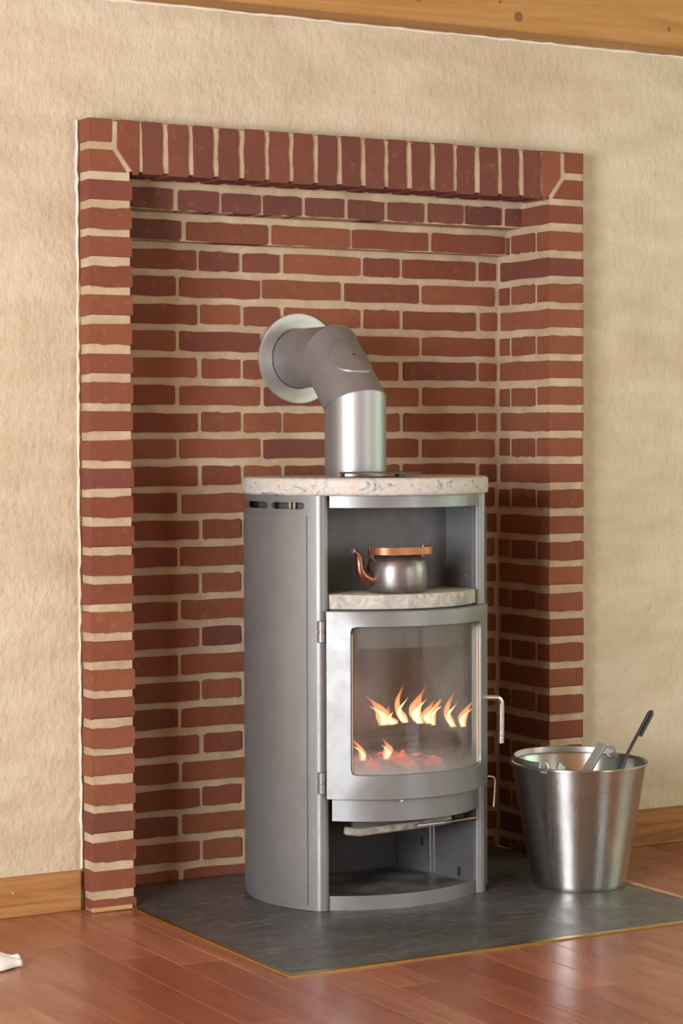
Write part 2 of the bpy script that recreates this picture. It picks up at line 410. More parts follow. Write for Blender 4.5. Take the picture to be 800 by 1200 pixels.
# other walls with window openings
def wall_hole(name, axis, pos, a0, a1, holes, th):
    m = MB(); cur = a0
    def bx(a,b,z0,z1):
        lo,hi = (pos,pos+th) if th>0 else (pos+th,pos)
        if axis=='x': m.box(lo,hi,a,b,z0,z1)
        else: m.box(a,b,lo,hi,z0,z1)
    for (h0,h1,z0,z1) in holes:
        bx(cur,h0,0,ZC); bx(h0,h1,0,z0); bx(h0,h1,z1,ZC); cur = h1
    bx(cur,a1,0,ZC)
    return tag(m.build(name, MT['plaster']), kind='structure')
WL = (-3.9,-2.0,.45,1.95); WB = (1.6,3.1,.7,2.0); WR = (-2.6,-.9,.7,2.0)
wall_hole('wall_left','x',X0,Y0,.5,[WL],-.2)
wall_hole('wall_right','x',X1,Y0,.5,[WR],.2)
wall_hole('wall_front','y',Y0,X0,X1,[WB],-.2)
def window(name, axis, pos, a0, a1, z0, z1):
    fr = MB(); t = .05; d = .04
    def bx(mb,a,b,c,e,dd=d):
        if axis=='x': mb.box(pos-dd,pos+dd,a,b,c,e)
        else: mb.box(a,b,pos-dd,pos+dd,c,e)
    am = (a0+a1)/2
    bx(fr,a0,a0+t,z0,z1); bx(fr,a1-t,a1,z0,z1); bx(fr,a0+t,a1-t,z0,z0+t); bx(fr,a0+t,a1-t,z1-t,z1); bx(fr,am-t/2,am+t/2,z0+t,z1-t)
    o = tag(fr.build(name, MT['winframe']), kind='structure')
    for a,b in ((a0+t,am-t/2),(am+t/2,a1-t)):
        g = MB(); bx(g,a,b,z0+t,z1-t,.003); g.build('pane', MT['winglass'], o)
window('window_1','x',X0-.12,*WL); window('window_2','y',Y0-.12,*WB); window('window_3','x',X1+.12,*WR)
m = MB(); m.box(X0,X1,Y0,.5,ZC,ZC+.15); tag(m.build('ceiling', MT['pine']), kind='structure')
# ceiling beam along the back wall
m = MB(); m.box(X0+.01,X1-.01,-.045,YW+.004,2.123,2.36)
beam = tag(m.build('ceiling_beam', MT['pine'], bevel=.004), 'broad honey coloured wooden beam along the top of the plaster wall', 'beam')
kx, kz = 1.155, 2.158
for (a,b,r1,r2_) in ((kx,kz,.013,.011),(1.63,2.168,.006,.006),(.86,2.175,.006,.005),(1.10,2.19,.004,.004)):
    k = MB(); k.lathe([(0.0001,0),(r1*.5,.0004),(r1,.0)],16)
    o = k.build('knot', MT['knot'], beam, 60); o.rotation_euler = (R_(90),0,0); o.location = (a,-.0452,b)

# ---- floor of single planks
fl = MB(); fl.box(X0,X1,Y0,.5,-.10,-.012)
floor = tag(fl.build('floor', MT['plank']), kind='structure')
PWD = .0985; OFF = -.05
ends = {}
rf = random.Random(21)
HX0, HX1, HY = PW-.012, W-PW+.0, -.778      # hearth opening
def plank_mesh(w_, l_):
    m = MB(); m.box(.0003,w_-.0003,.0003,l_-.0003,-.012,0); return m.mesh('plank', None, .0008)
mesh_cache = {}
near = []; far = MB()
k0 = math.floor((X0-OFF)/PWD)+1; k1 = math.floor((X1-OFF)/PWD)
for k in range(k0, k1):
    xa = OFF+k*PWD; y = YW - rf.choice([.15,.3,.34,.52,.63]); first = True
    if k == 5: y = -.290
    if k == -2: y = -.285
    segs = []; top = YW
    while top > Y0+.02:
        segs.append((max(y,Y0),top)); top = y; y -= rf.choice([.42,.5,.6,.6,.7])
    if k == 4: segs = [(-1.088,YW)]+[(-1.088-.6*(q+1),-1.088-.6*q) for q in range(8)]
    if k == 5: segs = [(-.30,YW),(-.889,-.30)]+[(-.889-.6*(q+1),-.889-.6*q) for q in range(8)]
    for (a,b) in segs:
        parts = [(a,b)]
        if xa+PWD > HX0-.03 and xa < HX1+.03:
            inside = xa > HX0-.03-PWD*.0 and xa+PWD < HX1+.03
            if b > HY-.0: b2 = min(b,HY-.008)
            else: b2 = b
            if xa < HX0-.004 < xa+PWD or xa < HX1+.004 < xa+PWD:
                # plank straddles the side of the hearth: rip it lengthwise
                parts = [(a,b2)] if b2-a>.01 else []
                if b > HY:
                    ya = max(a,HY-.008)
                    if xa < HX0: near.append((xa, HX0-.004-xa, ya, min(b,YW if xa+PWD<0 else -.0)))
                    else: near.append((HX1+.006, xa+PWD-HX1-.006, ya, min(b, YW)))
            else: parts = [(a,b2)] if b2-a > .01 else []
        for (pa,pb) in parts:
            vis = -1.0 < xa < 2.4 and pb > -1.9
            if vis: near.append((xa,PWD,pa,pb))
            else: far.box(xa+.0003,xa+PWD-.0003,pa+.0003,pb-.0003,-.012,0)
for (xa,w_,pa,pb) in near:
    if w_ < .004 or pb-pa < .004: continue
    key = (round(w_,4),round(pb-pa,4))
    if key not in mesh_cache: mesh_cache[key] = plank_mesh(w_,pb-pa)
    obj('plank', mesh_cache[key], MT['plank'], floor, (xa,pa,0))
tag(far.build('plank', MT['plank'], floor), kind='stuff')

# ---- hearth plate with edging
hp = empty('hearth_plate', (.69,HY,0), 'dark grey scratched steel floor plate under the stove with brass edging', 'hearth')
m = MB(); m.box(HX0-.69+.010,HX1-.69-.010,.010,DB-HY,-.010,.003); m.build('plate', MT['hearth'], hp)
def strip(pts): q = MB(); q.add(*pts); return q
m = MB(); m.prism_z([(HX0-.69-.004,-.006),(HX1-.69+.006,-.006),(HX1-.69-.012,.012),(HX0-.69+.014,.012)],-.009,.0036); m.build('edging_strip', MT['brass'], hp, bevel=.0015)
m = MB(); m.prism_z([(HX0-.69-.004,-.006),(HX0-.69+.014,.012),(HX0-.69+.014,-HY-.012),(HX0-.69-.004,-HY-.012)],-.009,.0036); m.build('edging_strip', MT['brass'], hp, bevel=.0015)
m = MB(); m.prism_z([(HX1-.69+.006,-.006),(HX1-.69+.006,-HY-.002),(HX1-.69-.012,-HY-.002),(HX1-.69-.012,.012)],-.009,.0036); m.build('edging_strip', MT['strip'], hp, bevel=.0015)

# ---- baseboards
m = MB(); m.box(X0,-.012,.040,YW+.012,0,.092); b = tag(m.build('baseboard_left', MT['oak'], bevel=.002), kind='structure')
k = MB(); k.lathe([(.0001,.001),(.003,.001),(.0035,0)],12); o = k.build('screw', MT['screw'], b); o.rotation_euler=(R_(90),0,0); o.location=(-.182,.0398,.057)
m = MB(); m.box(W+.004,X1,.040,YW+.012,0,.096); tag(m.build('baseboard_right', MT['oak'], bevel=.002), kind='structure')
m = MB(); m.prism_y([(-.004,.001),(PW-.010,.001),(PW-.012,.011),(-.004,.011)],-.009,.004); m.build('trim_1', MT['strip'], bevel=.0015).__setitem__('kind','structure')

# ================================================================ BRICK FIREPLACE
fp = empty('brick_fireplace', (W/2,0,0), 'red brick recess with pale mortar joints and a soldier course framing the stove', 'fireplace')
FX = -W/2
rec = .004
mo = MB()
mo.box(FX+rec,FX+PW-rec,rec,DB+.05,.0,zi(1)+.012); mo.build('mortar', MT['mortar'], fp)
mo = MB(); mo.box(FX+W-PW+rec,FX+W-rec,rec,DB+.05,.0,zi(1)+.012); mo.build('mortar', MT['mortar'], fp)
mo = MB(); mo.box(FX+PW-rec,FX+W-PW+rec,DB+rec,DB+.06,.0,zi(3)+.008); mo.build('mortar', MT['mortar'], fp)
mo = MB(); mo.box(FX+PW-rec,FX+W-PW+rec,.195+rec,DB+.06,zi(3)+.008,zi(2)+.008); mo.build('mortar', MT['mortar'], fp)
mo = MB(); mo.box(FX+PW-rec,FX+W-PW+rec,.125+rec,DB+.06,zi(2)+.008,zi(1)+.012); mo.build('mortar', MT['mortar'], fp)
mo = MB(); mo.box(FX+rec,FX+W-rec,rec,DB+.06,zi(1)+.012,ZT-rec); mo.build('mortar', MT['mortar'], fp)
BH = .049
bc = {}
def brick(x0,x1,y0,y1,z0,z1,mt='brick'):
    w_,d_,h_ = x1-x0,y1-y0,z1-z0
    var = rnd.randrange(5); key = (round(w_,3),round(d_,3),round(h_,3),var,mt)
    if key not in bc:
        r = random.Random(int(w_*7919+d_*104729+h_*1299)+var*131); m = MB()
        L, ax = (w_,0) if w_ >= d_ or y0 > .1 else (d_,1)
        if h_ > .08: L, ax = h_, 2
        D = {0:(d_,h_),1:(w_,h_),2:(w_,d_)}[ax]
        st = [-L/2, -L/2+.006]+[-L/2+L*q/5+r.uniform(-.01,.01) for q in range(1,5) if L > .07]+[L/2-.006, L/2]
        for q,t in enumerate(st):
            ins = .0028 if q in (0,len(st)-1) else 0
            j1,j2 = r.uniform(-.0022,.0014)-ins, r.uniform(-.0022,.0014)-ins
            for (sa,sb) in ((-1,-1),(1,-1),(1,1),(-1,1)):
                A = sa*(D[0]/2); B = sb*(D[1]/2+(j1 if sb<0 else j2))
                if ax==2: A = sa*(D[0]/2+(j1 if sa<0 else j2)); B = sb*D[1]/2
                m.v.append({0:(t,A,B),1:(A,t,B),2:(A,B,t)}[ax])
        n_ = len(st)
        for q in range(n_-1):
            for k in range(4): m.f.append((q*4+k,q*4+(k+1)%4,q*4+4+(k+1)%4,q*4+4+k))
        m.f.append((3,2,1,0)); m.f.append(tuple((n_-1)*4+k for k in range(4)))
        bc[key] = m.mesh('brick', 35)
    o = obj('brick', bc[key], MT[mt], fp, (FX+(x0+x1)/2+rnd.uniform(-.0015,.0015),(y0+y1)/2+rnd.uniform(-.0008,.0008),(z0+z1)/2+rnd.uniform(-.0015,.0015)))
    return o
def poly_brick(pts, y0, y1):
    cx = sum(p_[0] for p_ in pts)/len(pts); cz = sum(p_[1] for p_ in pts)/len(pts)
    m = MB(); m.prism_y([(a-cx,b-cz) for a,b in pts], y0, y1)
    o = m.build('brick', MT['brick'], fp, bevel=.0015); o.location = (FX+cx,0,cz)
def course_z(i):           # a brick of course i lies between joints i and i+1
    c = (zi(i)+zi(i+1))/2; z0, z1 = c-BH/2, c+BH/2
    return (max(z0,.0),z1)
g = .006
for i in range(1,27):
    z0,z1 = course_z(i)
    # piers
    if i%2:
        brick(0,PW,0,.228,z0,z1); brick(W-PW,W,0,.228,z0,z1)
    else:
        brick(0,PW,0,.056,z0,z1); brick(W-PW,W,0,.056,z0,z1)
        brick(PW-.05,PW,.068,.176,z0,z1); brick(W-PW,W-PW+.05,.068,.176,z0,z1)
        brick(PW-.05,PW,.188,.234,z0,z1); brick(W-PW,W-PW+.05,.188,.234,z0,z1)
    # the recess
    if i==1: xs,y = [.161,.279,.398,.514,.631,.751,.867,.985,1.103,1.223,W-PW+.004],.125
    elif i==2: xs,y = [.100,.335,.571,.806,1.041,1.278],.195
    elif i%2==0: xs,y = [.100,.338,.570,.805,1.039,1.275],DB
    else: xs,y = [.100,.161,.396,.514,.628,.862,.980,1.216,1.281],DB
    if i%2 and i>2: xs = [.100,.396,.514,.628,.862,.980,1.216,1.281]; 
    if i==1: xs = [.108]+xs
    for a,b in zip(xs,xs[1:]):
        if a==.100 and b==.396: a = .165
        jj = rnd.uniform(-.0025,.0025)
        brick(a+g+jj,b-g+jj*.5,y,y+.06,z0,z1,'brick_dark' if i==1 or (i==2 and rnd.random()<.5) else 'brick')
    if i%2 and i>2: brick(.104,.160,DB,DB+.06,z0,z1)
# mitred corners and the soldier course
zt = ZT; zj = zi(0)
for s in (0,1):
    f = (lambda x: x) if s==0 else (lambda x: W-x)
    def pb(pts):
        q = [(f(x),z) for x,z in pts]
        poly_brick(q if s==0 else q[::-1], 0, .10)
    pb([(0,zj+.009),(.058,zj+.009),(.060,zt),(0,zt)])
    pb([(0,zi(1)+.008),(PW-.012,zi(1)+.008),(.060,zj-.009),(0,zj-.009)])
    pb([(.117,zi(1)+.004),(.128,zi(1)+.004),(.128,zt),(.074,zt),(.073,zj-.004)])
for u in range(2,19):
    brick(u*H+g-.006+.001,(u+1)*H-g-.006-.001,0,.105,zi(1)+.006,zt-.001,'brick_dark')

# ================================================================ STOVE
SX, SY = .678, -.09
stove = empty('wood_stove', (SX,SY,0), 'tall grey wood-burning stove with a rounded front, granite top and a lit fire behind glass', 'stove')
RB = .288; YB = .20
ab = math.degrees(math.acos(-YB/RB))       # angle where the round side meets the flat back
a_post = 53.2
def side_path(sg):
    p_ = arc(0,0,RB,ab,a_post,28)
    ex,ey = p_[-1]
    # fold round to the front and back into the opening
    p_ += [(ex-.004,ey-.0055),(ex-.0095,ey-.0085),(ex-.016,ey-.009),(.2075,ey-.0085),(.2045,ey-.006),(.2035,ey+.0005),(.2035,ey+.02)]
    return [(sg*x,y) for x,y in p_]
for sg in (-1,1):
    m = MB(); m.sheet_z(side_path(sg), .003, 0.004, .918); m.build('casing', MT['stove'], stove, 40)
# vent band above the side panels, with long rounded slots
zb0,zb1,zs0,zs1 = .918,.965,.9335,.9495
def band(sg):
    m = MB(); th = .003
    def P3(a,z,r): return (sg*r*math.sin(R_(a)), -r*math.cos(R_(a)), z)
    def patch(fa0, fa1, z0, z1, nz, na=4):
        for r in (RB-th/2,RB+th/2):
            vs=[];fs=[]
            for j in range(nz+1):
                z=z0+(z1-z0)*j/nz; a0,a1=fa0(z),fa1(z)
                for i in range(na+1): vs.append(P3(a0+(a1-a0)*i/na,z,r))
            for j in range(nz):
                for i in range(na): q=j*(na+1)+i; fs.append((q,q+1,q+na+2,q+na+1))
            m.add(vs,fs)
    # slots as angles from the front
    slots = [(58.9,78.7),(82.0,103.0),(106.5,127)]
    cst = lambda a: (lambda z: a)
    patch(cst(a_post),cst(ab),zb0,zs0,1,40); patch(cst(a_post),cst(ab),zs1,zb1,1,40)
    rr = (zs1-zs0)/2; zc=(zs0+zs1)/2; ra = math.degrees(rr/RB)
    def edge(a,s):      # rounded end of a slot
        return lambda z: a+s*ra*(1-math.sqrt(max(0,1-((z-zc)/rr)**2)))
    prev = cst(a_post)
    for (s0,s1) in slots:
        patch(prev, edge(s0,1), zs0, zs1, 10); prev = edge(s1,-1)
    patch(prev, cst(ab), zs0, zs1, 10)
    # the folded front post goes on up
    ppath = [(sg*x,y) for x,y in [(abs(q[0]),q[1]) for q in side_path(1)[28:]]]
    m.sheet_z(ppath,.003,zb0,zb1)
    return m.build('vent_band', MT['stove'], stove, 40)
for sg in (-1,1): band(sg)
for sg in (-1,1):        # dark liner behind the slots and a stiffener seen through them
    m = MB(); m.sheet_z([(sg*x,y) for x,y in arc(0,0,RB-.03,ab-6,62,20)], .002, .90, .962); m.build('liner', MT['inner'], stove, 40)
    for a in (67.5,70.2):
        m = MB(); m.tube([(sg*(RB-.018)*math.sin(R_(a)),-(RB-.018)*math.cos(R_(a)),z) for z in (.919,.962)], .0035, 8); m.build('stiffener', MT['steel_plain'], stove, 40)
    # side panel standing slightly proud
    m = MB(); m.sheet_z([(sg*x,y) for x,y in arc(0,0,RB+.004,ab-3,57.6,30)], .003, .016, .919); m.build('side_panel', MT['stove'], stove, 40)
m = MB(); m.box(-.21,.21,YB-.003,YB,.004,.965); m.build('back_panel', MT['stove_dark'], stove)
# upper compartment
yu = -.05
m = MB(); m.box(-.2,.2,yu,yu+.003,.70,.965); m.build('niche_back', MT['inner'], stove)
for sg in (-1,1):
    m = MB(); m.box(min(sg*.200,sg*.2035),max(sg*.200,sg*.2035),-.165,yu,.70,.965); o = m.build('niche_side', MT['stove'], stove)
    for z in (.925,.765):
        k = MB(); k.lathe([(.0001,.0015),(.003,.0015),(.004,0)],10); q = k.build('rivet', MT['steel_plain'], o, 40); q.rotation_euler=(0,R_(-90*sg),0); q.location=(sg*.1998,-.135,z)
m = MB(); m.prism_z(arc(0,0,.262,-48,48,24)+[(.2,yu),(-.2,yu)],.952,.964); m.build('niche_ceiling', MT['stove_dark'], stove)
m = MB(); m.sheet_z(arc(0,0,.276,-47.2,47.2,30),.003,.9375,.965); m.build('top_rail', MT['stove'], stove, 40)
# granite top
pts = arc(0,0,.297,-ab+2,ab-2,56)
m = MB(); m.prism_z(pts,.965,1.006)
def rough_edge(me, amp, seed):
    r = random.Random(seed)
    for v_ in me.vertices:
        v_.co.x += r.uniform(-amp,amp); v_.co.y += r.uniform(-amp,amp)
me = m.mesh('granite_top', 35, .007, 3); obj('granite_top', me, MT['granite'], stove)
# shelf slab
m = MB(); m.prism_z(arc(0,0,.271,-47.5,46.2,40)+[(.197,yu-.003),(-.197,yu-.003)],.703,.737); me = m.mesh('shelf_slab', 35, .003, 2); rough_edge(me,.0009,2); o = obj('shelf_slab', me, MT['soapstone'], stove); o['label'] = 'rough grey stone shelf slab'
# firebox
m = MB(); m.prism_z(arc(0,0,.262,-49,49,24)+[(.2,.08),(-.2,.08)],.690,.702); m.build('firebox_top', MT['stove_dark'], stove)
m = MB(); m.prism_z(arc(0,0,.262,-49,49,24)+[(.2,.1),(-.2,.1)],.262,.285); m.build('firebox_floor', MT['stove_dark'], stove)
m = MB(); m.box(-.19,.19,.055,.085,.285,.690); m.build('firebrick', MT['firebrick'], stove)
for sg in (-1,1):
    m = MB(); m.prism_z([(sg*.150,.055),(sg*.19,.055),(sg*.2,-.15),(sg*.185,-.15)],.285,.690); m.build('firebrick', MT['firebrick'], stove)
m = MB(); m.prism_z([(-.17,-.10),(.17,-.10),(.16,.05),(-.16,.05)],.600,.618); o = m.build('baffle_plate', MT['firebrick'], stove); 
for sg in (-1,1):
    m = MB(); m.box(min(sg*.197,sg*.2025),max(sg*.197,sg*.2025),-.168,.08,.262,.70); m.build('firebox_side', MT['stove_dark'], stove)
m = MB(); m.sheet_z(arc(0,0,.258,-41,41,20),.004,.612,.672); m.build('air_deflector', MT['inner'], stove, 40)
# door
RD = .295
def cyl_frame(m, r0, r1, a0, a1, z0, z1, h, rad, n=20):
    b0,b1,c0,c1 = h; ra = math.degrees(rad/r1)
    outer = []; inner = []
    for i in range(n): t=i/n; outer.append((a0+(a1-a0)*t,z0))
    for i in range(n): t=i/n; outer.append((a1,z0+(z1-z0)*t))
    for i in range(n): t=i/n; outer.append((a1+(a0-a1)*t,z1))
    for i in range(n): t=i/n; outer.append((a0,z1+(z0-z1)*t))
    q = 5
    def side(i,pa,pb):      # straight middle with rounded corner ends
        return pa+(pb-pa)*i/n
    raw = []
    for i in range(n): raw.append((side(i,b0,b1),c0))
    for i in range(n): raw.append((b1,side(i,c0,c1)))
    for i in range(n): raw.append((side(i,b1,b0),c1))
    for i in range(n): raw.append((b0,side(i,c1,c0)))
    for (a,z) in raw:
        da = min(a-b0,b1-a)*r1*PI/180; dz = min(z-c0,c1-z)
        if da<rad and dz<rad:
            ca = b0+ra if a-b0<b1-a else b1-ra; cz = c0+rad if z-c0<c1-z else c1-rad
            vx,vz = (a-ca)*r1*PI/180, z-cz; L = math.hypot(vx,vz)
            a = ca+math.degrees(vx/L*rad/r1); z = cz+vz/L*rad
        inner.append((a,z))
    N = 4*n; vs = []; fs = []
    for r,ring in ((r1,outer),(r1,inner),(r0,inner),(r0,outer)):
        for a,z in ring: vs.append((r*math.sin(R_(a)),-r*math.cos(R_(a)),z))
    for s in range(4):
        for i in range(N): j=(i+1)%N; s2=(s+1)%4; fs.append((s*N+i,s*N+j,s2*N+j,s2*N+i))
    m.add(vs,fs)
m = MB(); cyl_frame(m, RD-.024, RD, -47.95, 56.5, .266, .700, (-36.6,38.4,.323,.664), .010, 28)
door = m.build('door', MT['stove'], stove, 35, bevel=.0012)
m = MB(); m.sheet_z(arc(0,0,RD-.013,-38.5,40.5,36),.004,.316,.671); m.build('glass_pane', MT['stoveglass'], door, 40)
for a,rr in ((-36.3,.0022),(37.9,.0030)):
    m = MB(); m.tube([((RD-.0085)*math.sin(R_(a)),-(RD-.0085)*math.cos(R_(a)),.328+.004*j*8) for j in range(11)], rr, 8); m.build('gasket', MT['gasket'], door, 40)
for zc in (.652,.302):
    hx,hy = (RD-.008)*math.sin(R_(-50.7)),-(RD-.008)*math.cos(R_(-50.7))
    m = MB()
    for z0,z1 in ((zc-.025,zc-.001),(zc+.001,zc+.025)): m.lathe([(.0001,z0),(.0095,z0),(.0108,z0+.0015),(.0108,z1-.0015),(.0095,z1),(.0001,z1)],20,(hx,hy,0))
    hg = m.build('hinge', MT['stove'], door, 40)
    m = MB(); m.lathe([(.0085,zc-.0012),(.0085,zc+.0012)],16,(hx,hy,0)); m.build('washer', MT['brass'], hg, 40)
    m = MB(); m.box(hx-.004,hx+.004,hy,hy+.03,zc-.018,zc+.018); m.build('hinge_leaf', MT['stove'], hg)
# chrome handle: out of the door edge, bent down
hx0,hy0 = (RD-.012)*math.sin(R_(56.0)),-(RD-.012)*math.cos(R_(56.0))
m = MB(); pth = [(hx0-.004,hy0,.470),(hx0+.012,hy0-.001,.470),(hx0+.036,hy0-.002,.468)]
for i in range(1,8):
    t = R_(90*i/7); pth.append((hx0+.036+.017*math.sin(t),hy0-.002,.468-.017*(1-math.cos(t))))
pth += [(hx0+.053,hy0-.002,.40),(hx0+.052,hy0-.002,.357)]
m.tube(pth,.0068,14); o = m.build('door_handle', MT['chrome'], door, 50); o['label'] = 'bent chrome handle'
m = MB(); m.tube([(hx0-.006,hy0,.470),(hx0+.003,hy0,.470)],.011,16); m.build('handle_boss', MT['iron'], o, 40)
# faint square emblem on the lower rail
m = MB()
def on_door(x,z): a = math.asin(x/RD); return (RD*math.sin(a),-RD*math.cos(a)-.0002,z)
def ln(x0,z0,x1,z1,w_=.0012): m.bar([on_door(x0,z0),on_door(x1,z1)], w_, .0009, (0,0,1) if abs(x1-x0)>abs(z1-z0) else (1,0,0))
ex0,ex1,ez0,ez1 = -.001,.029,.275,.308
ln(ex0,ez0,ex1-.004,ez0); ln(ex0,ez0,ex0,ez1); ln(ex0,ez1,ex1,ez1); ln(ex0+.006,ez1-.006,ex1,ez1-.006)
ln(ex0+.010,ez0+.005,ex0+.010,ez1-.009,.002); ln(ex0+.012,ez0+.014,ex0+.021,ez1-.010,.002); ln(ex0+.012,ez0+.014,ex0+.022,ez0+.004,.002)
m.build('emblem', MT['stove'], door)
# lip under the door, and its small white screw
m = MB(); m.sheet_z(arc(0,0,.276,-46.3,46.3,30),.003,.214,.264); lip = m.build('ash_lip', MT['stove'], stove, 40)
m = MB(); m.lathe([(.0001,.003),(.003,.0025),(.004,0)],12); o = m.build('screw', MT['tin'], lip, 60); o.rotation_euler=(R_(90),0,R_(-14)); o.location=(-.068,-.284,.262)
# lower compartment
m = MB(); m.prism_z([(-.205,-.172),(-.2,-.172)]+arc(0,.121,.354,-34,34,30)+[(.205,-.172),(.160,.11),(-.160,.11)],.004,.026); m.build('compartment_floor', MT['tray'], stove)
m = MB(); m.sheet_z(arc(0,.121,.356,-35,35,34),.004,.003,.036); m.build('base_rim', MT['stove'], stove, 40)
for sg in (-1,1):
    m = MB(); m.sheet_z([(sg*.2035,-.168),(sg*.160,.11)],.003,.026,.264); sd = m.build('compartment_side', MT['inner'], stove)
    for yy in (-.012,-.026):
        x_ = .2035-.0435*(yy+.168)/.278-.004
        m = MB(); m.tube([(sg*x_,yy,.03),(sg*x_,yy,.26)],.0035,8); m.build('rib', MT['steel_plain'], sd, 40)
    for (yy,zz) in ((-.117,.046),(.02,.10)):
        x_ = .2035-.0435*(yy+.168)/.278-.0022
        m = MB(); m.box(sg*x_-.001,sg*x_+.001,yy-.004,yy+.004,zz-.011,zz+.011); m.build('slot', MT['stove_black'], sd)
m = MB(); m.box(-.162,.162,.11,.113,.026,.264); m.build('compartment_back', MT['stove_dark'], stove)
# crusted rail under the firebox, air lever and its seat, wire hook
m = MB(); m.bar([(-.163,-.185,.187),(-.13,-.19,.1815),(0,-.192,.1855),(.09,-.19,.1885),(.125,-.185,.190)],.018,.02,(0,0,1)); o = m.build('ash_door_rail', MT['crust'], stove, bevel=.003); o['label'] = 'crusted pale grey bar hanging askew'
m = MB(); m.box(-.14,.12,-.186,-.174,.190,.214); m.build('rail_bracket', MT['inner'], stove)
m = MB(); m.tube([(.135,-.175,.1905),(.165,-.17,.1905)],.011,14); m.build('lever_seat', MT['stove_black'], stove, 40)
m = MB(); m.bar([(.02,-.205,.187),(.09,-.212,.1895),(.15,-.206,.1905),(.20,-.200,.191)],.004,.012,(0,0,1)); m.build('air_lever', MT['steel_plain'], stove, bevel=.001)
m = MB(); m.tube([(.238,-.158,.279),(.254,-.160,.2785),(.2625,-.161,.2765),(.2675,-.162,.271),(.268,-.162,.262),(.264,-.162,.204)],.0022,8); m.build('wire_hook', MT['wire'], stove, 50)

# ---- fire in the stove
def log(name, a, b, r, seed, label, cut=0):
    rr = random.Random(seed); a = Vector(a); b = Vector(b); n = 8
    d = (b-a); L = d.length; ux = d.normalized(); u = ux.orthogonal().normalized(); v_ = ux.cross(u)
    m = MB(); vs = []; fs = []; seg = 14; ph = [rr.uniform(.8,1.12) for _ in range(seg)]
    for i in range(n+1):
        for k in range(seg):
            q = r*ph[k]*rr.uniform(.93,1.07); t = 2*PI*k/seg
            vs.append((L*(i/n-.5), math.cos(t)*q, math.sin(t)*q))
    for i in range(n):
        for k in range(seg): k2=(k+1)%seg; fs.append((i*seg+k,i*seg+k2,(i+1)*seg+k2,(i+1)*seg+k))
    fs.append(tuple(range(seg-1,-1,-1))); fs.append(tuple(n*seg+k for k in range(seg)))
    m.add(vs,fs); me = m.mesh('log', 50); o = obj(name, me, MT['log'])
    o.matrix_world = Matrix.Translation((a+b)/2) @ Matrix((ux,u,v_)).transposed().to_4x4()
    return tag(o, label, 'log', 'logs burning in the stove')
log('firewood_log', (.560,-.20,.374), (.737,-.222,.394), .027, 5, 'charred log lying on top in the fire, flames along its upper edge')
log('firewood_log', (.745,-.165,.352), (.838,-.235,.366), .028, 6, 'dark log at the right side of the fire against the firebrick')
log('firewood_log', (.545,-.09,.338), (.71,-.07,.345), .030, 8, 'burning log low at the back left of the fire')
# ember bed
m = MB(); r = random.Random(12)
nx,ny = 26,16
for j in range(ny+1):
    for i in range(nx+1):
        x = -.15+.30*i/nx; y = -.20+.22*j/ny
        if y < -math.sqrt(max(.0001,.258**2-x*x))+.01: y = -math.sqrt(.258**2-x*x)+.01
        e_ = min(i,nx-i,j,ny-j)/4
        m.v.append((SX+x,SY+y,.287+min(1,e_)*(.030+.018*(1-j/ny)+r.uniform(0,.020))))
for j in range(ny):
    for i in range(nx): q=j*(nx+1)+i; m.f.append((q,q+1,q+nx+2,q+nx+1))
tag(m.build('ember_bed', MT['ember'], None, 60), 'bed of glowing red embers under the logs in the stove', 'embers', kind='stuff')
m = MB(); r = random.Random(4)
for i in range(31):
    a = R_(-40+80*i/30)
    for j in range(5):
        q = .262-.02*j; m.v.append((SX+q*math.sin(a),SY-q*math.cos(a),.2865+[.014,.026,.030,.022,.004][j]+r.uniform(-.003,.003)))
for i in range(30):
    for j in range(4): q=i*5+j; m.f.append((q,q+5,q+6,q+1))
tag(m.build('ash_bank', MT['ash'], None, 60), 'bank of pale wood ash along the foot of the stove glass', 'ash', kind='stuff')
def flame(base, tip, wd, seed, label, bend=.016, th=.45):
    rr = random.Random(seed); b = Vector(base); t = Vector(tip); seg = 10; ph = rr.uniform(0,6); sgn = rr.choice((-1,1))
    L = (t-b).length
    def tongue(scale, h, k0):
        m = MB(); n = 18
        for i in range(n+1):
            s = i/n; c = (t-b)*s*h; k = sgn*bend*(math.sin(s*4.2+.3)*(.3+s))*L/.09
            rad = wd*scale*((.62+1.3*s) if s<.25 else ((1-s)/.75)**1.25*.95)*(1+.16*math.sin(s*9+ph)); rad = max(rad,.0004)
            for q in range(seg):
                a = 2*PI*q/seg; w2 = 1+.22*math.sin(3*a+s*7+ph)
                m.v.append((c.x+k+math.cos(a)*rad*w2, c.y+math.sin(a)*rad*th*w2, c.z+k0))
        for i in range(n):
            for q in range(seg): q2=(q+1)%seg; m.f.append((i*seg+q,i*seg+q2,(i+1)*seg+q2,(i+1)*seg+q))
        m.f.append(tuple(range(seg-1,-1,-1))); m.f.append(tuple(n*seg+q for q in range(seg)))
        return m
    o = tongue(1,1,0).build('flame', MT['flame'], None, 60); o.location = b
    tongue(.55,.62,.002).build('core', MT['flame_core'], o, 60)
    return tag(o, label, 'flame', 'flames in the stove')
def ray_at(u,v_,y):
    d = fw*2633.4+r2*(u-400)+d2*(v_-600); t = (y-CAM.y)/d.y; return CAM+d*t
